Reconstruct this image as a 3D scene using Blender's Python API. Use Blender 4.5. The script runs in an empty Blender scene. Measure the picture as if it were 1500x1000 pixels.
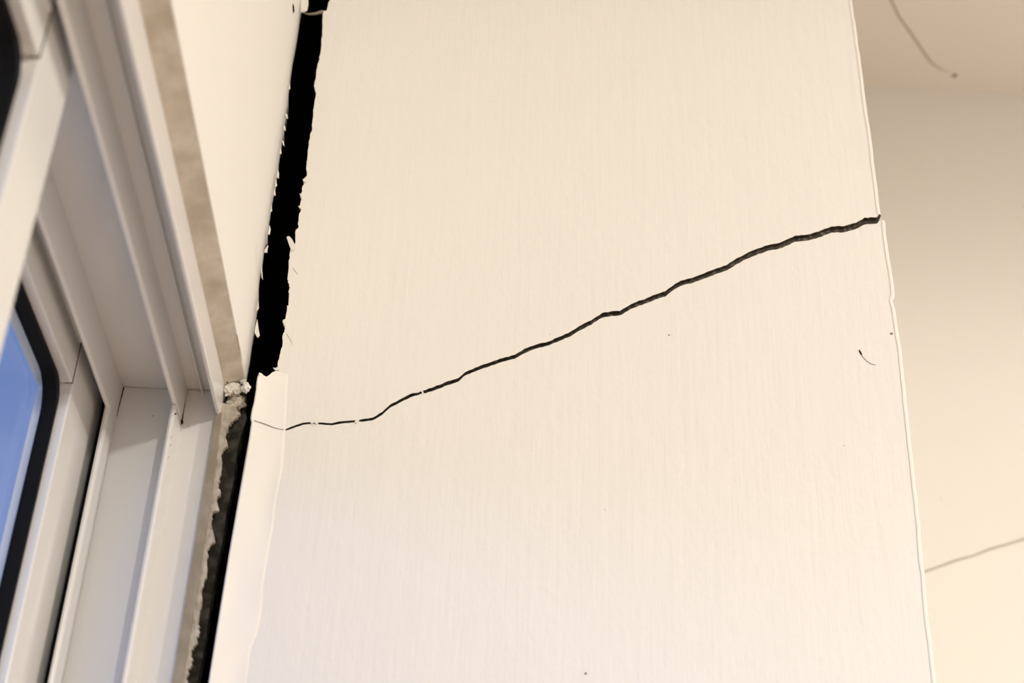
import bpy, bmesh, math, random
from mathutils import Vector, Matrix
from mathutils.geometry import tessellate_polygon

random.seed(7)
sc = bpy.context.scene
HZ = 1.5                      # eye height above the floor; all coordinates below are relative to the eye
FP = 2210.0                   # focal length in pixels of the 1500 px wide frame

# ------------------------------------------------------------------ camera
def _n(v):
    return v / v.length
AZ = _n(Vector((150, 3500, FP)))                 # world axes written as (right, up, forward) of the camera
AY = Vector((-126, -1390, FP)); AY = _n(AY - AZ * AY.dot(AZ))
AX = -Vector((AY.y*AZ.z-AY.z*AZ.y, AY.z*AZ.x-AY.x*AZ.z, AY.x*AZ.y-AY.y*AZ.x))
if AX.x < 0: AX = -AX
cd = bpy.data.cameras.new('camera')
cam = bpy.data.objects.new('camera', cd); sc.collection.objects.link(cam)
cam.matrix_world = Matrix(((AX.x, AX.y, -AX.z, 0), (AY.x, AY.y, -AY.z, 0), (AZ.x, AZ.y, -AZ.z, HZ), (0, 0, 0, 1)))
cd.sensor_width = 36; cd.lens = FP / 1500 * 36
cd.clip_start = 0.01; cd.clip_end = 200
cd.dof.use_dof = True; cd.dof.focus_distance = 0.83; cd.dof.aperture_fstop = 8.0
sc.camera = cam

# ------------------------------------------------------------------ sky, exposure
w = bpy.data.worlds.new('dusk_sky'); sc.world = w; w.use_nodes = True
nt = w.node_tree; nt.nodes.clear()
wo = nt.nodes.new('ShaderNodeOutputWorld'); bg = nt.nodes.new('ShaderNodeBackground')
tc = nt.nodes.new('ShaderNodeTexCoord'); sx = nt.nodes.new('ShaderNodeSeparateXYZ'); cr = nt.nodes.new('ShaderNodeValToRGB')
mr = nt.nodes.new('ShaderNodeMapRange'); mr.inputs['From Min'].default_value = -1.0
el = cr.color_ramp.elements                                   # ground haze, bright horizon, blue overhead
el[0].position = 0.0; el[0].color = (0.22, 0.24, 0.28, 1)
el[1].position = 1.0; el[1].color = (0.13, 0.22, 0.52, 1)
for pos, c in ((0.46, (0.60, 0.66, 0.80)), (0.52, (1.75, 2.3, 4.2)), (0.60, (0.9, 1.3, 2.8)), (0.68, (0.22, 0.33, 0.72)), (0.76, (0.18, 0.285, 0.62))):
    e = el.new(pos); e.color = (*c, 1)
nt.links.new(tc.outputs['Generated'], sx.inputs[0]); nt.links.new(sx.outputs['Z'], mr.inputs['Value']); nt.links.new(mr.outputs[0], cr.inputs[0])
nt.links.new(cr.outputs[0], bg.inputs['Color']); bg.inputs['Strength'].default_value = 1.0
nt.links.new(bg.outputs[0], wo.inputs[0])
sc.view_settings.view_transform = 'Standard'; sc.view_settings.look = 'None'
sc.view_settings.gamma = 1.0; sc.view_settings.use_curve_mapping = False
sc.view_settings.exposure = 0.0
LAMP_COL = (1.0, 0.94, 0.828)
LAMPS = [((1.5, -0.1), 33.0, False), ((1.1, -2.2), 85.0, True)]      # downlights in the ceiling: (x, y), watts, wide beam; the rear one is unseen, added for fill

# ------------------------------------------------------------------ measuring helpers (pixel of the photo -> point on a real plane)
def ray(px, py):
    c = Vector((px - 750, 500 - py, FP))
    return Vector((c.dot(AX), c.dot(AY), c.dot(AZ)))
def atX(px, py, x): r = ray(px, py); return r * (x / r.x)
def atY(px, py, y): r = ray(px, py); return r * (y / r.y)
def atZ(px, py, z): r = ray(px, py); return r * (z / r.z)

# ------------------------------------------------------------------ materials
def mat(name, col, rough=0.6, spec=0.4, bump=None, mottle=None, metallic=0.0):
    m = bpy.data.materials.new(name); m.use_nodes = True
    n = m.node_tree.nodes; l = m.node_tree.links; b = n['Principled BSDF']
    b.inputs['Base Color'].default_value = (*col, 1); b.inputs['Roughness'].default_value = rough
    b.inputs['Specular IOR Level'].default_value = spec; b.inputs['Metallic'].default_value = metallic
    t = n.new('ShaderNodeTexCoord')
    if mottle:
        col2, sc_, lo, hi = mottle
        ns = n.new('ShaderNodeTexNoise'); ns.inputs['Scale'].default_value = sc_; ns.inputs['Detail'].default_value = 6
        r = n.new('ShaderNodeValToRGB'); r.color_ramp.elements[0].position = lo; r.color_ramp.elements[1].position = hi
        r.color_ramp.elements[0].color = (*col, 1); r.color_ramp.elements[1].color = (*col2, 1)
        l.new(t.outputs['Object'], ns.inputs['Vector']); l.new(ns.outputs['Fac'], r.inputs[0]); l.new(r.outputs[0], b.inputs['Base Color'])
    prev = None
    for (scale3, detail, strength, dist) in (bump or []):
        mp = n.new('ShaderNodeMapping'); mp.inputs['Scale'].default_value = scale3
        ns = n.new('ShaderNodeTexNoise'); ns.inputs['Scale'].default_value = 1.0; ns.inputs['Detail'].default_value = detail
        bp = n.new('ShaderNodeBump'); bp.inputs['Strength'].default_value = strength; bp.inputs['Distance'].default_value = dist
        l.new(t.outputs['Object'], mp.inputs[0]); l.new(mp.outputs[0], ns.inputs['Vector']); l.new(ns.outputs['Fac'], bp.inputs['Height'])
        if prev: l.new(prev.outputs[0], bp.inputs['Normal'])
        prev = bp
    if prev: l.new(prev.outputs[0], b.inputs['Normal'])
    return m

WALLC = (0.83, 0.815, 0.79)
M = {}
M['brushed_paint'] = mat('brushed_paint', WALLC, 0.5, 0.35, bump=[((260, 260, 12), 4, 1.0, 0.00024), ((190, 190, 110), 3, 1.0, 0.00026), ((36, 36, 18), 2, 1.0, 0.0006)])
M['paint'] = mat('wall_paint', WALLC, 0.6, 0.3, bump=[((120, 120, 120), 2, 0.5, 0.0001)])
M['ceiling'] = mat('ceiling_paint', (0.86, 0.835, 0.795), 0.8, 0.2)
M['frame'] = mat('white_powder_coat', (0.74, 0.74, 0.74), 0.2, 0.5, bump=[((60, 60, 8), 2, 0.3, 0.0001)])
M['plaster'] = mat('bare_plaster', (0.36, 0.32, 0.26), 0.95, 0.1, bump=[((500, 500, 300), 5, 1.0, 0.0010)], mottle=((0.56, 0.51, 0.44), 140, 0.35, 0.65))
M['brown_caulk'] = mat('brown_caulk', (0.27, 0.235, 0.185), 0.85, 0.2, mottle=((0.36, 0.32, 0.26), 90, 0.4, 0.7))  # mottled brown, darker than the bare plaster beside it
M['old_caulk'] = mat('old_caulk', (0.52, 0.47, 0.39), 0.8, 0.2, mottle=((0.70, 0.66, 0.59), 60, 0.35, 0.65))
M['torn'] = mat('torn_paper', (0.80, 0.78, 0.74), 0.9, 0.1)
M['crack'] = mat('crack_inside', (0.070, 0.060, 0.048), 1.0, 0.05, mottle=((0.24, 0.19, 0.155), 380, 0.48, 0.72))
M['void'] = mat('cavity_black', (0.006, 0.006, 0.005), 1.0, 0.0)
M['dark_render'] = mat('dark_render', (0.035, 0.034, 0.028), 1.0, 0.05, bump=[((400, 400, 250), 5, 1.0, 0.001)], mottle=((0.10, 0.098, 0.085), 160, 0.45, 0.7))
M['rubber'] = mat('black_rubber', (0.006, 0.006, 0.007), 0.75, 0.12)
M['slot_dark'] = mat('slot_shade', (0.015, 0.016, 0.022), 1.0, 0.05)
M['grime'] = mat('grime', (0.02, 0.018, 0.014), 1.0, 0.05)
M['hair_crack'] = mat('hairline_dirt', (0.30, 0.27, 0.22), 1.0, 0.05)
M['screw'] = mat('screw_head', (0.30, 0.28, 0.24), 0.7, 0.3)
M['faint_crack'] = mat('faint_crack', (0.54, 0.49, 0.42), 1.0, 0.05)
M['speck'] = mat('brown_speck', (0.33, 0.25, 0.13), 0.9, 0.1)
M['floor'] = mat('floor_boards', (0.68, 0.50, 0.345), 0.5, 0.4)
M['metal'] = mat('lamp_trim', (0.75, 0.75, 0.75), 0.35, 0.5)

def glass_mat():
    m = bpy.data.materials.new('window_glass'); m.use_nodes = True
    n = m.node_tree.nodes; l = m.node_tree.links; n.clear()
    o = n.new('ShaderNodeOutputMaterial'); mx = n.new('ShaderNodeMixShader'); t = n.new('ShaderNodeBsdfTransparent')
    g = n.new('ShaderNodeBsdfGlossy'); lw = n.new('ShaderNodeLayerWeight'); lw.inputs['Blend'].default_value = 0.5
    pw_ = n.new('ShaderNodeMath'); pw_.operation = 'POWER'; pw_.inputs[1].default_value = 5.0
    ma = n.new('ShaderNodeMath'); ma.operation = 'MULTIPLY_ADD'; ma.inputs[1].default_value = 0.45; ma.inputs[2].default_value = 0.02
    t.inputs['Color'].default_value = (0.93, 0.94, 0.95, 1); g.inputs['Roughness'].default_value = 0.02
    l.new(lw.outputs['Facing'], pw_.inputs[0]); l.new(pw_.outputs[0], ma.inputs[0]); l.new(ma.outputs[0], mx.inputs[0])
    l.new(t.outputs[0], mx.inputs[1]); l.new(g.outputs[0], mx.inputs[2]); l.new(mx.outputs[0], o.inputs[0])
    return m
M['glass'] = glass_mat()
def emit_mat():
    m = bpy.data.materials.new('lamp_lens'); m.use_nodes = True
    b = m.node_tree.nodes['Principled BSDF']; b.inputs['Emission Color'].default_value = (*LAMP_COL, 1); b.inputs['Emission Strength'].default_value = 6
    return m
M['lens'] = emit_mat()

# ------------------------------------------------------------------ object helpers
COL = sc.collection
BASE = {}
def tag(o, label=None, cat=None, group=None, kind=None):
    if label: o['label'] = label
    if cat: o['category'] = cat
    if group: o['group'] = group
    if kind: o['kind'] = kind
    return o
def empty(name, loc):
    o = bpy.data.objects.new(name, None); COL.objects.link(o)
    o.empty_display_size = 0.05
    o.location = (loc[0], loc[1], loc[2] + HZ); BASE[o.name] = Vector(loc)
    return o
def base_of(o):
    b = Vector((0, 0, 0))
    while o is not None:
        b = b + BASE.get(o.name, Vector((0, 0, 0))) if o.parent is None else b
        o = o.parent
    return b
def mk(name, bm, mats, parent=None, origin=None, smooth=False, bevel=0.0, recalc=True):
    """bm is in eye-relative coordinates; links it as ONE mesh object"""
    if recalc: bmesh.ops.recalc_face_normals(bm, faces=bm.faces[:])
    if parent is None:
        origin = Vector(origin if origin is not None else (0, 0, -HZ)); off = origin
    else:
        r = parent
        while r.parent: r = r.parent
        off = BASE[r.name]
    for v in bm.verts: v.co -= off
    me = bpy.data.meshes.new(name); bm.to_mesh(me); bm.free()
    if smooth:
        for p in me.polygons: p.use_smooth = True
    for m in (mats if isinstance(mats, (list, tuple)) else [mats]): me.materials.append(M[m])
    o = bpy.data.objects.new(name, me); COL.objects.link(o)
    if parent is None:
        o.location = (off.x, off.y, off.z + HZ); BASE[o.name] = off
    else:
        o.parent = parent
    if bevel:
        b = o.modifiers.new('soft_edges', 'BEVEL'); b.width = bevel; b.segments = 2; b.limit_method = 'ANGLE'; b.angle_limit = math.radians(40)
    return o
def box(bm, x0, x1, y0, y1, z0, z1):
    vs = [bm.verts.new(p) for p in ((x0,y0,z0),(x1,y0,z0),(x1,y1,z0),(x0,y1,z0),(x0,y0,z1),(x1,y0,z1),(x1,y1,z1),(x0,y1,z1))]
    for f in ((0,3,2,1),(4,5,6,7),(0,1,5,4),(1,2,6,5),(2,3,7,6),(3,0,4,7)): bm.faces.new([vs[i] for i in f])
def B(*a):
    bm = bmesh.new(); box(bm, *a); return bm
def plate(bm, loops, fn, t, side_mat=0):
    """loops: outer outline and holes as (u, v); fn(u, v, d) gives the point at depth d behind the face"""
    flat = [p for lp in loops for p in lp]
    tris = tessellate_polygon([[Vector((p[0], p[1], 0)) for p in lp] for lp in loops])
    fv = [bm.verts.new(fn(p[0], p[1], 0)) for p in flat]; bv = [bm.verts.new(fn(p[0], p[1], t)) for p in flat]
    for a, b, c in tris:
        for vs in ((fv[a], fv[b], fv[c]), (bv[c], bv[b], bv[a])):
            try: bm.faces.new(vs)
            except ValueError: pass
    k = 0
    for lp in loops:
        n = len(lp)
        for i in range(n):
            j = (i + 1) % n
            try: bm.faces.new((fv[k+i], fv[k+j], bv[k+j], bv[k+i])).material_index = side_mat
            except ValueError: pass
        k += n
    return bm
def extrude(bm, prof, fn, s0, s1):
    plate(bm, [prof], lambda u, v, d: fn(u, v, s0 + d), s1 - s0)
    return bm
def grid(bm, rows, mi=0):
    vs = [[bm.verts.new(p) for p in r] for r in rows]
    for i in range(len(vs) - 1):
        for j in range(len(vs[i]) - 1):
            bm.faces.new((vs[i][j], vs[i][j+1], vs[i+1][j+1], vs[i+1][j])).material_index = mi
    return vs
def resample(pts, step):
    out = [Vector(pts[0])]
    for a, b in zip(pts[:-1], pts[1:]):
        a = Vector(a); b = Vector(b); n = max(1, int((b - a).length / step))
        for i in range(1, n + 1): out.append(a.lerp(b, i / n))
    return out
def ribbon(bm, pts, normal, widths, lift, thick):
    """a thin strip lying along pts with real thickness"""
    n = Vector(normal); L = []; R = []
    for i, p in enumerate(pts):
        d = (pts[min(i+1, len(pts)-1)] - pts[max(i-1, 0)]).normalized(); s = d.cross(n).normalized() * widths[i] / 2
        L.append(p + s); R.append(p - s)
    rows = [[a + n*lift, b + n*lift, b + n*(lift-thick), a + n*(lift-thick), a + n*lift] for a, b in zip(L, R)]
    vs = [[bm.verts.new(q) for q in r[:4]] for r in rows]
    for i in range(len(vs)-1):
        for j in range(4):
            k = (j+1) % 4; bm.faces.new((vs[i][j], vs[i][k], vs[i+1][k], vs[i+1][j]))
    bm.faces.new(vs[0][::-1]); bm.faces.new(vs[-1])
    return bm

# ------------------------------------------------------------------ main planes (metres, eye at 0)
D = 0.700          # face of the cracked nib wall
YJ = 0.696         # inner face of the window jamb
XW = -0.122        # face of the window wall
YB = 1.10          # alcove wall behind the nib
ZC = YB * 0.9217   # ceiling
ZF = -HZ
XR, YN, XO = 3.0, -3.4, -0.228
ZH = 0.4035        # head of the window opening
ZS = -0.60         # sill
YW0 = -1.05        # near end of the window

# ------------------------------------------------------------------ the room
o = mk('floor', B(XO, XR + .1, YN - .1, YB + .1, ZF - .1, ZF), 'floor', origin=(1, -1, ZF)); tag(o, 'brown floor of the room below the window', 'floor', kind='structure')
o = mk('wall_right', B(XR, XR + .1, YN - .1, YB + .1, ZF, ZC), 'paint', origin=(XR, 0, ZF)); tag(o, 'plain white wall across the room from the window', 'wall', kind='structure')
o = mk('wall_rear', B(XO, XR, YN - .1, YN, ZF, ZC), 'paint', origin=(1, YN, ZF)); tag(o, 'plain white wall facing the cracked wall', 'wall', kind='structure')

# ceiling with a crack that ends at a small screw hole
cp = [atZ(*p, ZC) for p in [(1285, -70), (1296, -30), (1305, 0), (1317, 25), (1330, 43), (1343, 62), (1355, 80), (1365, 93), (1377, 101), (1391, 106)]]
def slot2(pts, wid):
    L = []; R = []
    for i, p in enumerate(pts):
        d = (pts[min(i+1, len(pts)-1)] - pts[max(i-1, 0)]).normalized(); s = Vector((-d.y, d.x)) * wid[i] / 2
        L.append(p + s); R.append(p - s)
    return L + R[::-1]
c2 = [Vector((p.x, p.y)) for p in cp]
hole1 = slot2(c2, [0.0012, .0022, .0026, .0026, .0028, .0028, .0026, .0024, .002, .0012])
sp = atZ(1398, 111, ZC)
hole2 = [(sp.x + .0029 * math.cos(a * math.tau / 14), sp.y + .0029 * math.sin(a * math.tau / 14)) for a in range(14)]
bm = plate(bmesh.new(), [[(XO, YN - .1), (XR + .1, YN - .1), (XR + .1, YB + .1), (XO, YB + .1)], hole1, hole2], lambda u, v, d: (u, v, ZC + d), 0.004)
ceil = mk('ceiling', bm, 'ceiling', origin=(1, -1, ZC)); tag(ceil, 'pale ceiling with a thin crack ending at a screw hole', 'ceiling', kind='structure')
mk('crack_filling', plate(bmesh.new(), [slot2(c2, [.004] * len(c2))], lambda u, v, d: (u, v, ZC + .0008 + d), .003), 'faint_crack', ceil)
mk('screw_head', plate(bmesh.new(), [hole2], lambda u, v, d: (u, v, ZC + .0006 + d), .002), 'screw', ceil)
mk('ceiling_board', B(XO, XR + .1, YN - .1, YB + .1, ZC + .0042, ZC + .08), 'crack', ceil)

# alcove wall behind the nib, split by its own crack
bc = [atY(*p, YB) for p in [(1090, 902), (1130, 893), (1200, 880), (1300, 853), (1358, 836), (1380, 828), (1402, 820), (1425, 814), (1450, 804), (1475, 797), (1500, 789), (1560, 772), (1640, 752), (1720, 738), (1790, 716)]]
bw = [.0006, .0012, .0016, .0018, .0019, .0019, .0022, .0017, .0022, .0019, .0023, .002, .0018, .0012, .0005]
hb = slot2([Vector((p.x, p.z)) for p in bc], bw)
back = mk('wall_back', plate(bmesh.new(), [[(XO, ZF), (XR, ZF), (XR, ZC), (XO, ZC)], hb], lambda u, v, d: (u, YB + d, v), .004), 'paint', origin=(1, YB, ZF))
tag(back, 'cream wall further back with a faint sloping crack', 'wall', kind='structure')
mk('crack_filling', plate(bmesh.new(), [slot2([Vector((p.x, p.z)) for p in bc], [.004] * len(bc))], lambda u, v, d: (u, YB + .0010 + d, v), .002), 'faint_crack', back)
mk('wall_core', B(XO, XR, YB + .0042, YB + .08, ZF, ZC), 'crack', back)
for (px, py, r) in ((1424, 540, .0016), (1352, 416, .0012), (1380, 730, .0016), (1440, 650, .0008)):
    p = atY(px, py, YB); bm = bmesh.new(); bmesh.ops.create_icosphere(bm, subdivisions=2, radius=r)
    for v in bm.verts: v.co = Vector((v.co.x * random.uniform(.7, 1.2), v.co.y * .25, v.co.z * random.uniform(.7, 1.3))) + p
    mk('paint_nib', bm, 'paint', back, smooth=True)

# ------------------------------------------------------------------ window wall (left)
BEND = 0.0035
edge_px = [(446, -60), (450, 0), (451.5, 8), (450, 16), (443, 18), (441, 22), (439, 35), (437, 50), (433, 75), (428, 100), (424, 130), (421.5, 150), (420, 163), (422, 173), (418.5, 176), (418, 182),
           (419.5, 190), (416.5, 192), (415, 200), (416, 213), (413, 211), (412, 225), (409, 240), (408, 250), (407.5, 261), (404.5, 262), (405, 272), (404, 285), (401.5, 287), (400, 297), (397, 310), (395.5, 325),
           (394, 332), (394, 343), (391.5, 345), (392, 355), (390, 363), (392, 369), (387, 370), (386, 380), (384, 395), (382, 402), (384, 409), (381, 408), (379.5, 420), (378, 438), (379, 444), (377, 462), (375, 478),
           (373.5, 488), (372, 500), (369, 515), (366.5, 535), (364, 548), (361.5, 557)]
ed = [atX(px, py, XW - BEND) for px, py in edge_px]
ed[-1].z = ZH
ed.sort(key=lambda p: -p.z)
colz = [(ZC, ed[0].y)] + [(p.z, p.y) for p in ed]
ybase = 0.648
outer = [(YN, ZF), (YJ + .004, ZF), (YJ + .004, ZS), (YW0, ZS), (YW0, ZH), (ybase, ZH), (ybase, ZC), (YN, ZC)]
bm = plate(bmesh.new(), [outer], lambda u, v, d: (XW - d, u, v), .012)
wl = mk('wall_left', bm, 'paint', origin=(XW, -1, ZF)); tag(wl, 'smooth white wall above the window, its torn edge beside the gap', 'wall', kind='structure')
prof = [(t / 12, (t / 12) ** 2.0) for t in range(13)]
rows = []
for z, ye in colz:
    rows.append([Vector((XW - BEND * q, ybase + (ye - ybase) * t, z)) for t, q in prof])
for r in rows: r.append(r[-1] + Vector((-.0025, -.006, 0)))
bm = bmesh.new(); grid(bm, rows)
mk('torn_edge', bm, 'paint', wl, smooth=True)
# outer skin of the wall, so that no daylight leaks round the frame
bm = plate(bmesh.new(), [[(YN, ZF), (YJ + .03, ZF), (YJ + .03, ZS - .002), (YW0 - .002, ZS - .002), (YW0 - .002, ZH), (YJ + .03, ZH), (YJ + .03, ZC), (YN, ZC)]], lambda u, v, d: (XW - .0122 - d, u, v), XW - .0122 - XO)
for v in bm.verts:
    if v.co.z > ZH - .001 and v.co.y > .6 and v.co.x > -.15: v.co.y = ybase + .001
mk('wall_core', bm, 'void', wl)
# plaster soffit over the window head, and the strip down the jamb
bm = bmesh.new()
ys = [YW0 + i * (.6945 - YW0) / 60 for i in range(61)]
rr = []
for i, y in enumerate(ys):
    w_ = random.uniform(-.0004, .0004)
    rr.append([Vector((XW, y, ZH + .001)), Vector((XW - .0006, y, ZH - .0002 + w_ * .3)), Vector((-.1290 + w_, y, .4016)), Vector((-.1332, y, .3995 + w_)), Vector((-.1332, y, ZH + .001))])
grid(bm, rr)
mk('head_reveal', bm, 'old_caulk', wl)
rag = [(346, 596), (352, 606), (345, 612), (340, 617), (335, 622), (330, 637), (334, 652), (325.5, 661), (324.6, 677), (321.7, 696), (319, 711), (322.7, 722), (316, 732), (319.8, 746), (311, 751), (308.4, 764), (311, 778), (315, 791), (303.7, 804),
       (302.7, 821), (301.8, 846), (298, 852), (295, 880), (291, 905), (290.4, 928), (286.6, 943), (280, 953), (281, 971), (275, 981), (275, 1000), (266, 1040)]
rg = [atY(px, py, .6935) for px, py in rag]
rgl = [(p.x, p.z) for p in rg]
rgf = []
for a, b in zip(rgl[:-1], rgl[1:]):
    rgf.append(a)
    for k in range(1, 6):
        t = k / 6; rgf.append((a[0] + (b[0]-a[0])*t + random.uniform(-.0007, .0007), a[1] + (b[1]-a[1])*t))
rgf.append(rgl[-1])
out = rgf + [(rgl[-1][0], ZS), (-.1352, ZS), (-.1352, rgl[0][1] + .003)]
mk('jamb_plaster', plate(bmesh.new(), [out], lambda u, v, d: (u, .6935 + d, v), .0025), 'plaster', wl)
out = [(-.1300, ZS), (-.1300, rgl[0][1] - .002), (-.1352, rgl[0][1] - .002), (-.1352, ZS)]
mk('caulk_strip', plate(bmesh.new(), [[(-.1352, ZS), (-.1352, .383), (-.1322, .383), (-.1303, .33), (-.1306, ZS)]], lambda u, v, d: (u, .6922 + d, v), .001), 'brown_caulk', wl)
# broken dark render behind it
dr = [(356, 560), (361, 580), (358, 600), (362, 612), (352, 640), (346, 668), (343, 700), (336, 730), (331, 753), (329, 775), (322, 810), (318, 829), (311, 865), (305, 905), (300, 945), (291, 990), (288, 1010), (280, 1050)]
dg = [atY(px, py, .702) for px, py in dr]
mk('broken_render', plate(bmesh.new(), [[(p.x, p.z) for p in dg] + [(dg[-1].x, ZS), (-.14, ZS), (-.14, dg[0].z)]], lambda u, v, d: (u, .702 + d, v), .01), 'dark_render', wl)
# cavity behind the gap
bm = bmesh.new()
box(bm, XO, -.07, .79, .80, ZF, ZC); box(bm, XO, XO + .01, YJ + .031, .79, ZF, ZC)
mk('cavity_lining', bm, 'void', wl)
# flakes on the torn edge of the window wall
def flake(parent, pix, plane, thick=.0008, m='torn', out=(0, -1, 0)):
    ps = [plane(*p) for p in pix]; n = Vector(out)
    bm = bmesh.new(); a = [bm.verts.new(p + n * .0006) for p in ps]; b = [bm.verts.new(p + n * (.0006 - thick)) for p in ps]
    bm.faces.new(a); bm.faces.new(b[::-1])
    for i in range(len(a)):
        j = (i+1) % len(a); bm.faces.new((a[i], b[i], b[j], a[j]))
    return mk('paint_flake', bm, m, parent)
pw = lambda px, py: atY(px, py, .690)
flake(wl, [(377, 468), (374, 480), (373, 487), (376, 493), (378, 494.5), (380.5, 491), (379, 483)], pw)
flake(wl, [(391, 362), (388, 366), (387, 370), (392, 370), (391.5, 366.5), (393, 360)], pw)
flake(wl, [(418, 168), (420, 173), (422, 174), (421, 168)], pw)
flake(wl, [(416, 183), (416, 190), (418.6, 192), (418, 186)], pw)
flake(wl, [(413, 206), (414, 211), (416.5, 214.5), (416, 208)], pw)
flake(wl, [(382, 476 - 92), (383.5, 409 - 2), (385, 410), (384.5, 400)], pw)
flake(wl, [(440.5, -12), (451, -12), (451.8, 6), (450, 15.5), (446, 17.5), (440.5, 18)], lambda x, y: atY(x, y, .689))
for pix in ([(407, 248), (405.5, 260), (408.5, 261.5), (408.8, 254)], [(404, 262), (403, 274), (406, 272)], [(402.5, 276), (400.5, 286), (404, 286.5)], [(395, 330), (392.5, 343), (395, 344), (396.5, 336)],
            [(378.5, 440), (376, 456), (379.2, 451)], [(411, 216), (409.5, 226), (412.6, 225)], [(398, 300), (396, 311), (398.6, 309)], [(424.5, 122), (423, 131), (425.4, 130)]):
    flake(wl, pix, pw)
# strip of torn tape bridging the gap near the top
flake(wl, [(441, 18), (452, 20.5), (462, 19), (472, 15.5), (474, 17), (473, 19.5), (462, 22), (452, 22.2), (446, 20)], lambda x, y: atY(x, y, .703), m='hair_crack')
# crumbs of plaster at the corner of the head
def lump(px, py, y, rx, ry, rz, m='torn', parent=wl, seed=0, name='plaster_crumb', rough=1.0, onwall=False):
    rnd = random.Random(seed); c = atX(px, py, XW - .0002) if onwall else atY(px, py, y); bm = bmesh.new(); bmesh.ops.create_icosphere(bm, subdivisions=4, radius=1)
    ph = [Vector((rnd.uniform(-2, 2), rnd.uniform(-2, 2), rnd.uniform(-2, 2))) for _ in range(12)]
    for v in bm.verts:
        k = 1 + rough * sum(.20 / (i*.42+1) * math.sin(v.co.dot(q) * (1.6 + i * 1.1) + i) for i, q in enumerate(ph))
        v.co = Vector((v.co.x * rx * k, v.co.y * ry * k, v.co.z * rz * k)) + c
    return mk(name, bm, m, parent, smooth=True)
lump(345, 569, .693, .0050, .002, .0026, seed=1)
lump(335, 571, .693, .0026, .002, .0034, seed=12)
lump(344, 575, .694, .0032, .002, .0022, 'plaster', seed=13)
lump(361.5, 567, .691, .0022, .002, .0028, seed=3)
lump(357, 559.5, .692, .0016, .002, .0010, seed=4)
lump(343, 592, .697, .0044, .003, .0050, 'plaster', seed=5)
lump(335, 603, .697, .0034, .003, .0060, 'plaster', seed=6)
lump(332.5, 558, .690, .0006, .0005, .0008, 'grime', seed=8, name='nail_hole')
lump(429, 12, 0, .0008, .0032, .0011, 'grime', seed=9, name='nail_hole', onwall=True)

# ------------------------------------------------------------------ cracked nib wall (front)
nib_body = mk('wall_front', B(-.075, .226, D + .0125, YB, ZF, ZC), 'paint', origin=(.07, D, ZF))
tag(nib_body, 'white brush-painted wall end split by a long sloping crack', 'wall', kind='structure')
crk = [(418, 629.6, 2.2), (430, 625, 2.8), (444, 620.4, 3.0), (456, 619.4, 2.4), (462, 620, 1.0), (468, 620, 2.6), (486, 621, 3.0), (500, 618.4, 3.2), (518, 617, 2.8), (524, 616, 1.4), (531, 615.6, 3.4), (546, 613.6, 3.8),
       (560, 605, 4.2), (572, 594.4, 4.2), (588, 586, 4.4), (604, 578, 4.6), (612, 577, 3.2), (618, 574, 3.0), (624, 573, 4.6), (636, 569, 5), (656, 561, 5.2), (672, 556, 5.2), (680, 548, 4.8), (704, 538, 5.0), (720, 532.5, 5.0), (736, 527, 5.2), (754, 522.4, 5.2),
       (768, 514, 5.6), (786, 507, 5.8), (804, 503, 5.6), (820, 495.6, 5.8), (836, 489, 6), (852, 479, 6.0), (866, 472, 6.2), (882, 461.6, 6.2), (896, 459.4, 6.4), (908, 458.4, 6.4), (928, 447, 6.6), (948, 440, 6.6), (960, 434.6, 6.8),
       (975, 430, 7.0), (984, 423, 7.0), (998, 414, 7.2), (1013, 411, 7), (1031, 404, 7.2), (1064, 392, 7.6), (1079, 382.6, 7.8), (1102, 371, 7.8), (1125, 363, 8), (1142, 360, 8), (1165, 349.7, 8.2), (1183, 348, 8.4), (1203, 342, 8.6),
       (1218, 336, 8.8), (1236, 335.7, 9), (1254, 330.7, 9), (1266.6, 323.6, 9), (1284, 322.6, 8.4), (1290, 318.5, 7.0)]
up, lo = [], []
for i, (x, y, wd) in enumerate(crk):
    a = crk[max(i-1, 0)]; b = crk[min(i+1, len(crk)-1)]
    n_ = 1 if i == len(crk)-1 else max(1, int((crk[i+1][0] - x) / 4))
    for k in range(n_):
        t = k / n_
        nx = crk[min(i+1, len(crk)-1)]
        xx = x + (nx[0]-x)*t; yy = y + (nx[1]-y)*t; ww = wd + (nx[2]-wd)*t
        j1 = random.uniform(-.5, .5) * min(1, ww / 6); j2 = random.uniform(-.5, .5) * min(1, ww / 6)
        up.append(atY(xx, yy - ww * .54 + j1, D)); lo.append(atY(xx, yy + ww * .54 + j2, D))
ledge = [(484, 0), (481, 4), (478, 16), (474.5, 15.5), (473.5, 18), (473, 24), (472, 45), (471, 65), (469, 80), (467, 90), (463.5, 103), (462.5, 115), (460, 126), (463, 137), (460.5, 152), (459, 167), (457.5, 180), (457, 191), (455, 195), (454, 203), (452.5, 212),
         (451, 225), (450, 235), (449, 242), (449.5, 257), (444, 263), (446, 267), (443.5, 272), (441.5, 283), (439.5, 284), (441, 291), (440, 297), (437.5, 303), (440.5, 307), (438, 316), (437, 325), (437, 334), (433.5, 336), (432.5, 350), (432, 362),
         (425.5, 365), (424.5, 378), (423, 385), (421, 409), (423, 415), (424.5, 421), (422.5, 427), (423.5, 430), (422.5, 447), (420.5, 448), (418, 467), (415.5, 469), (414, 472), (417, 479), (417.5, 483), (416, 487), (414, 491), (414, 503), (411, 514), (409, 525), (407, 536), (405.5, 545), (412, 549), (417, 552)]
redge_u = [(1248, 0), (1262, 100), (1275.6, 200), (1283, 260), (1289.5, 312)]
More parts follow.
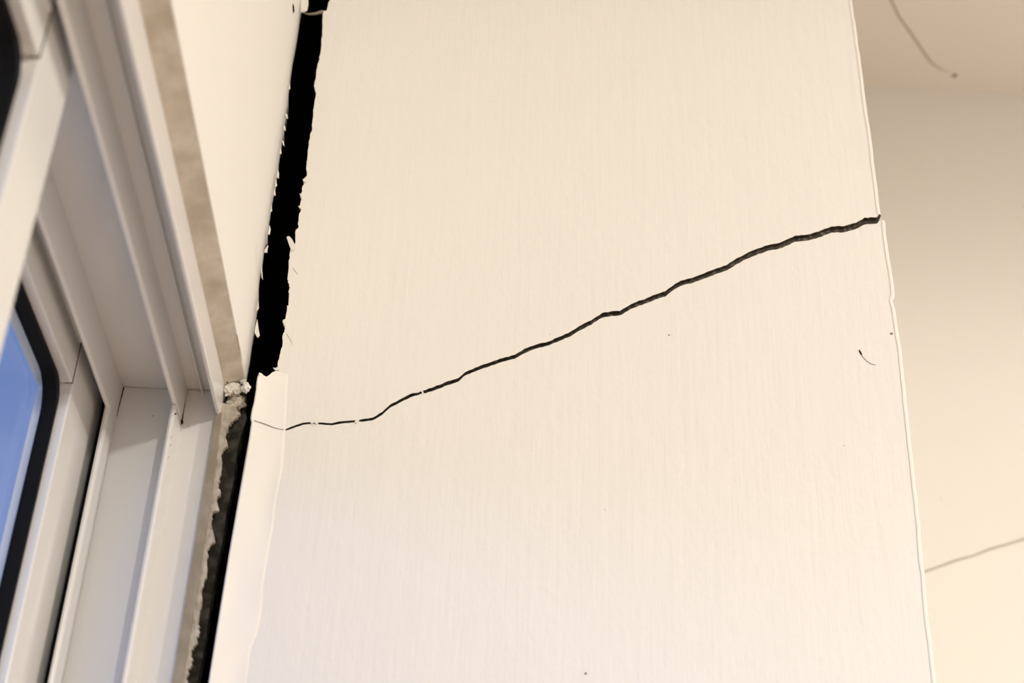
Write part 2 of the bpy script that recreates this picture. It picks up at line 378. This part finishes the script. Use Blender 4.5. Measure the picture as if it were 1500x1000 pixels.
redge_l = [(1296, 325), (1300.5, 360), (1305.5, 395), (1309, 420), (1310, 432), (1307.6, 440), (1310.5, 452), (1315, 478), (1320, 512), (1331, 620), (1346, 750), (1352.5, 825), (1360, 900), (1371, 1000)]
v2 = lambda p: (p.x, p.z)
LU = [v2(atY(*p, D)) for p in ledge]
LUf = []
for a, b in zip(LU[:-1], LU[1:]):
    LUf.append(a)
    for k in (1, 2):
        t = k/3; LUf.append((a[0] + (b[0]-a[0])*t + random.uniform(-.00035, .0003), a[1] + (b[1]-a[1])*t))
LUf.append(LU[-1])
RU = [v2(atY(*p, D)) for p in redge_u]; RL = [v2(atY(*p, D)) for p in redge_l]
RAD = .0010
inset = lambda pts: [(p[0] - RAD, p[1]) for p in pts]
outer = [(LU[0][0], ZC)] + LUf + [v2(p) for p in up[:-1]] + [(RU[-1][0] - RAD, up[-1].z)] + inset(RU)[::-1] + [(RU[0][0] - RAD, ZC)]
mk('plaster_face', plate(bmesh.new(), [outer], lambda u, v, d: (u, D + d, v), .0028, 1), ['brushed_paint', 'crack'], nib_body)
fold = [(417, 630), (416, 650), (413, 690), (409.5, 705), (406, 722), (402.5, 745), (400, 770), (395, 795), (389, 830), (384.5, 858), (384, 878), (381, 905), (375, 930), (366, 950), (362.5, 985), (360, 1000), (354, 1040)]
FL = [v2(atY(*p, D)) for p in fold]
outer = [(FL[-1][0] - .003, ZF)] + [(p[0] - .003, p[1]) for p in FL[::-1]] + [v2(p) for p in lo] + [(RL[0][0] - RAD, lo[-1].z)] + inset(RL) + [(RL[-1][0] - RAD, ZF)]
mk('plaster_face', plate(bmesh.new(), [outer], lambda u, v, d: (u, D + d, v), .0028, 1), ['brushed_paint', 'crack'], nib_body)
mk('crack_backing', B(-.090, .2262, D + .0029, D + .0122, ZF, ZC), 'crack', nib_body)
# rounded arris down the free edge, in two lengths that no longer line up
def arris(pts):
    rows = []
    for (x, z) in pts:
        wob = random.uniform(-.00025, .00025); r = []
        for k in range(7):
            a = math.radians(-8 + k * 98 / 6)
            r.append(Vector((x - RAD + wob + (RAD + .0003) * math.sin(a) - (.0008 if k == 0 else 0), D + RAD - (RAD + .0003 * math.cos(a)) * math.cos(a), z)))
        r.append(Vector((x + wob * .5, D + .4 * (YB - D), z)))
        rows.append(r)
    bm = bmesh.new(); grid(bm, rows); return bm
def dens(pts, step):
    out = []
    for a, b in zip(pts[:-1], pts[1:]):
        n = max(1, int(abs(b[1]-a[1]) / step))
        for i in range(n): t = i/n; out.append((a[0]+(b[0]-a[0])*t, a[1]+(b[1]-a[1])*t))
    out.append(pts[-1]); return out
mk('corner_bead', arris(dens([(RU[0][0], ZC)] + RU + [(RU[-1][0], up[-1].z)], .006)), 'paint', nib_body, smooth=True)
mk('corner_bead', arris(dens([(RL[0][0], lo[-1].z)] + RL + [(RL[-1][0], RL[-1][1] - .1), (RL[-1][0], ZF)], .006)), 'paint', nib_body, smooth=True)
# corner tape still hanging on the left side of the nib, bent out of the internal corner
tl = [(378, 548), (376, 556), (374.5, 572), (371.5, 590), (368, 603), (366.5, 615), (368.5, 617), (367, 625), (365, 640), (360, 668), (349, 731), (336, 806), (320, 905), (305, 1000), (298, 1042)]
tf = [(421, 552), (421, 560), (420, 575), (419.5, 590), (418.5, 604), (418, 616), (417.5, 620), (417, 630), (416, 650), (412.5, 690), (404, 735), (393.5, 806), (381, 905), (360, 1000), (354, 1040)]
def interp(pts, y):
    for a, b in zip(pts[:-1], pts[1:]):
        if a[1] <= y <= b[1]: t = (y-a[1])/(b[1]-a[1]); return a[0] + (b[0]-a[0])*t
    return pts[-1][0] if y > pts[-1][1] else pts[0][0]
foldfull = [(421, 545), (420, 575), (418.5, 604)] + fold
rows = []; YT = .6925
top = [(378.5, 548), (380, 545.6), (383, 546.5), (386, 549.5), (390, 551.5), (394, 549.5), (399, 545), (404, 543), (410, 544), (415, 546), (421, 547)]
# first row follows the torn top end
us = [0, .06, .15, .25, .35, .45, .57, .7, .82, .92, 1.0]
def tape_y(u): return YT + (D - .0003 - YT) * (1 - (1 - u) ** 1.5)
rows.append([atY(*top[i], tape_y(u)) for i, u in enumerate(us)])
yy = 553.0
while yy < 1045:
    xl = interp(tl, yy); xf = interp(foldfull, yy)
    wv = .0004 * math.sin(yy * .045)
    rows.append([atY(xl + (xf - xl) * u, yy, tape_y(u) + wv * math.sin(u * 3.1) + (.0003 * math.sin(yy * .021 + 2) * math.sin(u * 6))) for u in us])
    yy += 6
last = rows[-1]; rows.append([Vector((p.x, p.y, ZF)) for p in last])
for r in rows: r.append(r[-1] + Vector((.0004, .0006, 0)))
for r in rows: r.insert(0, r[0] + Vector((.0012, .0012, 0)))
bm = bmesh.new(); grid(bm, rows)
mk('corner_tape', bm, 'paint', nib_body, smooth=True)
pn = lambda x, y: atY(x, y, D - .0004)
flake(nib_body, [(420, 348), (422, 346.6), (425, 347.5), (428.5, 352), (431.5, 358), (432, 363), (430, 367), (427, 368), (425.5, 364), (423, 357)], pn)
flake(nib_body, [(400, 539), (404, 539.5), (408, 537), (409, 542), (405, 543.5), (402, 541.5)], pn)
flake(nib_body, [(443.5, 263), (446, 263), (449, 265), (448, 268), (445, 267)], pn)
flake(nib_body, [(439, 284), (441, 289), (442.5, 293), (441, 285)], pn)
flake(nib_body, [(437, 302), (438, 304), (442, 307.5), (441, 304)], pn)
flake(nib_body, [(414, 471), (416, 468), (419, 470), (418, 478), (416, 476)], pn)
flake(nib_body, [(455, 620), (458, 616.4), (460, 617.5), (457.5, 621)], pn, m='paint')
flake(nib_body, [(461, 618.5), (463, 618), (466.5, 621), (464, 621.8)], pn, m='paint')
flake(nib_body, [(519.5, 618), (524, 613.6), (526.5, 615), (522.5, 620)], pn, m='paint')
flake(nib_body, [(617, 573), (618.5, 571.5), (620.5, 575), (619, 576.5)], pn, m='paint')
def hairline(pix, wpx, m='hair_crack', parent=nib_body, plane=None):
    plane = plane or (lambda x, y: atY(x, y, D)); ps = resample([plane(*p) for p in pix], .002)
    n = len(ps); bm = ribbon(bmesh.new(), ps, (0, -1, 0), [wpx * .00037 * (.45 + .55 * math.sin(math.pi * (i + .5) / n)) for i in range(n)], .00012, .0004)
    return mk('hairline_crack', bm, m, parent)
hairline([(429.5, 392), (433, 398), (436, 402)], .7)
hairline([(419, 488), (423, 494), (426, 499), (428, 504.5)], .6)
hairline([(428, 362), (430.5, 367)], .9)
tp = lambda x, y: atY(x, y, tape_y((x - interp(tl, y)) / (interp(foldfull, y) - interp(tl, y))) - .0003)
hairline([(372, 615.5), (378, 617.5), (385, 619.5), (393, 622.5), (401, 626), (409, 628), (416, 629)], .8, plane=tp)
# small marks on the paint
def speck(px, py, rx, rz, m, name='paint_speck', sl=0.0):
    c = atY(px, py, D); bm = bmesh.new(); bmesh.ops.create_icosphere(bm, subdivisions=2, radius=1)
    for v in bm.verts: v.co = Vector((v.co.x * rx + v.co.z * sl, v.co.y * .0004, v.co.z * rz)) + c
    return mk(name, bm, m, nib_body, smooth=True)
speck(1260.5, 516.5, .0006, .0021, 'grime', sl=-.0007)
speck(1306, 488.5, .0010, .0008, 'speck')
speck(980, 490.5, .0004, .0006, 'speck')
speck(887, 746, .0004, .0010, 'paint'); speck(1237, 652, .0008, .0006, 'paint'); speck(806, 489, .0006, .0005, 'paint'); speck(858, 986, .0007, .0006, 'speck')
ps = resample([atY(*p, D) for p in [(1261, 519), (1265, 524), (1270, 529), (1276, 533), (1282, 534.6)]], .0008)
mk('stuck_bristle', ribbon(bmesh.new(), ps, (0, -1, 0), [.00022] * len(ps), .0003, .0003), 'hair_crack', nib_body)

# ------------------------------------------------------------------ window frame
win = empty('window_1', (-.19, -.2, ZS)); tag(win, 'white aluminium sliding window frame with two tracks', 'window', kind='structure')
def tip(x0, x1, z):   # rounded lower end of a fin
    h = (x0 - x1) / 2
    return [(x0, z + h), (x0 - .25*h, z + .3*h), (x0 - h, z), (x1 + .25*h, z + .3*h), (x1, z + h)]
prof = ([(-.1330, .4022)] + tip(-.1330, -.1352, .3818) + [(-.1352, .3980), (-.1437, .3980)] + tip(-.1437, -.1446, .3943) + [(-.1446, .3980), (-.1524, .3980)]
        + tip(-.1528, -.1556, .3782) + [(-.1556, .3974), (-.1862, .3974)] + tip(-.1868, -.1893, .3752) + [(-.1893, .3960), (-.2250, .3960)]
        + [(-.2250, .3900), (XO, .3900), (XO, .4022)])
mk('head', extrude(bmesh.new(), prof, lambda u, v, s: (u, s, v), YW0, YJ - .0006), 'frame', win)
bm = bmesh.new()
box(bm, -.1890, -.1335, YJ, YJ + .006, ZS, .4022)
box(bm, XO, -.1890, YJ + .022, YJ + .030, ZS, .4022)
jamb = mk('jamb', bm, 'frame', win)
for (x0, x1, zt, dep) in ((-.1528, -.1556, .3775, .019), (-.1866, -.1895, .3792, .017)):
    h = (x0 - x1) / 2; y = YJ - dep
    pr = [(x0, YJ + .002), (x0, y + h), (x0 - .25*h, y + .3*h), (x0 - h, y), (x1 + .25*h, y + .3*h), (x1, y + h), (x1, YJ + .024)]
    mk('track_fin', extrude(bmesh.new(), pr, lambda u, v, s: (u, v, s), ZS, zt), 'frame', jamb)
mk('slot_shade', B(-.1948, -.1897, YJ - .002, YJ + .02, ZS, .392), 'slot_dark', jamb)  # dark strip in the slot beside the stile, the gap's shade put into its colour
mk('jamb', B(XO, -.1335, YW0 - .0015, YW0 - .0005, ZS, .4022), 'frame', win)
mk('sill', B(XO, -.1335, YW0, YJ, ZS - .0015, ZS), 'frame', win)
# dirt-filled joints where the head fins meet the jamb
for pts in ([(274.5, 571), (272, 581), (270, 592), (268, 604), (266.5, 615), (265.5, 619)], [(181, 567), (178, 580), (174, 594), (171, 606), (168, 618)]):
    ps = resample([atY(*p, YJ) for p in pts], .0012)
    mk('joint_dirt', ribbon(bmesh.new(), ps, (0, -1, 0), [random.uniform(.0005, .0011) for _ in ps], .0004, .0006), 'grime', jamb)
for pts, m_ in (([(183, 566.3), (210, 567.2), (243, 568)], 'faint_crack'), ([(277, 570.5), (295, 571.6), (313, 572.4)], 'faint_crack')):
    ps = resample([atY(*p, YJ) for p in pts], .003)
    mk('joint_line', ribbon(bmesh.new(), ps, (0, -1, 0), [.0005] * len(ps), .0002, .0004), m_, jamb)
for (px, py, s) in ((257, 606, .0005), (262, 610, .0005), (167, 619, .0008), (266, 618.5, .0010), (275.5, 624, .00025), (251, 640, .00022), (250, 652, .00025), (247, 670, .00022), (224, 609, .0003)):
    c = atY(px, py, YJ - .019 if px < 260 and px > 240 else YJ - .0004); bm = bmesh.new(); bmesh.ops.create_icosphere(bm, subdivisions=1, radius=s)
    for v in bm.verts: v.co = Vector((v.co.x, v.co.y * .5, v.co.z * 1.3)) + c
    mk('dirt_speck', bm, 'grime', jamb)

# ------------------------------------------------------------------ sliding sashes
def rrect(y0, y1, z0, z1, r, n=6):
    out = []
    for cy, cz, a0 in ((y1-r, z1-r, 0), (y0+r, z1-r, 90), (y0+r, z0+r, 180), (y1-r, z0+r, 270)):
        for k in range(n+1): a = math.radians(a0 + 90*k/n); out.append((cy + r*math.cos(a), cz + r*math.sin(a)))
    return out
def sash(label, xf, depth, y0, y1, z0, z1, st, zr, bead, gk, ob):
    """xf: room face; st: stile width; zr: lower edge of the top rail; bead, gk, ob: depths of inner bead, gasket and outer bead"""
    s = empty('window_sash', (xf - depth/2, (y0+y1)/2, z0)); tag(s, label, 'window sash', 'sashes of the sliding window')
    yi0, yi1, zi0, zi1 = y0 + st, y1 - st, z0 + .05, zr
    t = bead + gk + ob
    for a, b in ((yi1, y1), (y0, yi0)):      # a = inner side for the far stile
        inn, outr = (a, b) if a == yi1 else (b, a)
        pr = [(xf, inn), (xf, outr), (xf - depth, outr), (xf - t, inn)]
        mk('stile', extrude(bmesh.new(), pr, lambda u, v, q: (u, v, q), z0, z1), 'frame', s, bevel=.0007)
    for nm, inn, outr in (('top_rail', zi1, z1), ('bottom_rail', zi0, z0)):
        pr = [(xf - .0002, inn), (xf - .0002, outr), (xf - depth, outr), (xf - t, inn)]
        mk(nm, extrude(bmesh.new(), pr, lambda u, v, q: (u, q, v), yi0 + .0006, yi1 - .0007), 'frame', s, bevel=.0007)
    mk('rail_lip', B(xf - .004, xf + .0012, yi0 + .004, yi1 - .004, z1 - .0085, z1 - .002), 'frame', s, bevel=.0005)
    mk('joint_dirt', B(xf - .004, xf - .00015, yi1 - .0007, yi1 + .0001, zr + .0003, z1 - .0003), 'grime', s)
    gw = .0028
    g = mk('gasket', plate(bmesh.new(), [rrect(yi0+.0002, yi1-.0002, zi0+.0002, zi1-.0002, .012), rrect(yi0+gw, yi1-gw, zi0+gw, zi1-gw, .017)], lambda u, v, d: (xf - bead - d, u, v), gk), 'rubber', s)
    mk('glazing_corner', plate(bmesh.new(), [[(yi0, zi0), (yi1, zi0), (yi1, zi1), (yi0, zi1)], rrect(yi0+.0004, yi1-.0004, zi0+.0004, zi1-.0004, .0125)], lambda u, v, d: (xf - bead - .0012 - d, u, v), gk), 'frame', s)
    mk('outer_bead', plate(bmesh.new(), [rrect(yi0+.0002, yi1-.0002, zi0+.0002, zi1-.0002, .002), rrect(yi0+.0022, yi1-.0022, zi0+.0022, zi1-.0022, .002)], lambda u, v, d: (xf - bead - gk - d, u, v), ob), 'frame', s)
    mk('pane', B(xf - bead - gk + .0002, xf - bead - gk + .0022, yi0 + .001, yi1 - .001, zi0 + .001, zi1 - .001), 'glass', s)
    return s
sash('white sash at the far jamb with blue sky in its glass', -.195, .029, -.16, .6968, ZS + .002, .3935, .059, .364, .0048, .0068, .004)
sash('white sash slid open, nearest the camera in the inner track', -.160, .022, -.42, .4385, ZS + .002, .3885, .034, .3617, .005, .010, .003)

# ------------------------------------------------------------------ ceiling downlights
def ring(bm, c, r0, r1, z0, z1, n=40):
    vs = []
    for k in range(n):
        a = math.tau*k/n; cs, sn = math.cos(a), math.sin(a)
        vs.append([bm.verts.new((c[0]+r*cs, c[1]+r*sn, z)) for r, z in ((r0, z1), (r0, z0), (r1, z0), (r1, z1))])
    for k in range(n):
        for j in range(4):
            bm.faces.new((vs[k][j], vs[k][(j+1) % 4], vs[(k+1) % n][(j+1) % 4], vs[(k+1) % n][j]))
    return bm
for i, ((lx, ly), watt, wide) in enumerate(LAMPS):
    t = empty('ceiling_downlight', (lx, ly, ZC - .02))
    tag(t, ('round recessed downlight in the ceiling near the cracked wall', 'unseen downlight added for fill in the ceiling at the rear of the room')[i], 'ceiling light', 'ceiling downlights')
    mk('trim_ring', ring(bmesh.new(), (lx, ly), .060, .075, ZC - .010, ZC - .0002), 'metal', t)
    bm = bmesh.new(); bmesh.ops.create_cone(bm, cap_ends=True, segments=40, radius1=.058, radius2=.058, depth=.003)
    for v in bm.verts: v.co += Vector((lx, ly, ZC - .004))
    mk('lens', bm, 'lens', t)
    ld = bpy.data.lights.new('downlight_beam', 'SPOT' if wide else 'AREA'); ld.energy = watt; ld.color = LAMP_COL
    if wide: ld.spot_size = math.radians(178); ld.spot_blend = .08; ld.shadow_soft_size = .05
    else: ld.shape = 'DISK'; ld.size = .11
    lo_ = bpy.data.objects.new('downlight_beam', ld); COL.objects.link(lo_); lo_.parent = t; lo_.location = (0, 0, -.03 if wide else .006)

# a word on the parts that look different from the rest of their thing
PART_LABELS = {'gasket': 'black rubber gasket round the glass', 'crack_backing': 'dark grey inside of the long crack', 'corner_tape': 'bent strip of painted corner tape beside the gap',
               'broken_render': 'broken dark grey render inside the gap', 'cavity_lining': 'black cavity behind the open gap', 'jamb_plaster': 'ragged bare plaster strip along the jamb',
               'brown_caulk': 'brown caulk strip', 'head_reveal': 'grey-beige unpainted soffit over the window head', 'slot_shade': 'dark strip standing in for the shade in the sash slot',
               'stuck_bristle': 'fine bristle stuck in the paint', 'caulk_strip': 'brown caulk strip beside the jamb', 'screw_head': 'small grey screw head'}
for o in bpy.data.objects:
    k = o.name.split('.')[0]
    if o.parent and k in PART_LABELS: o['label'] = PART_LABELS[k]
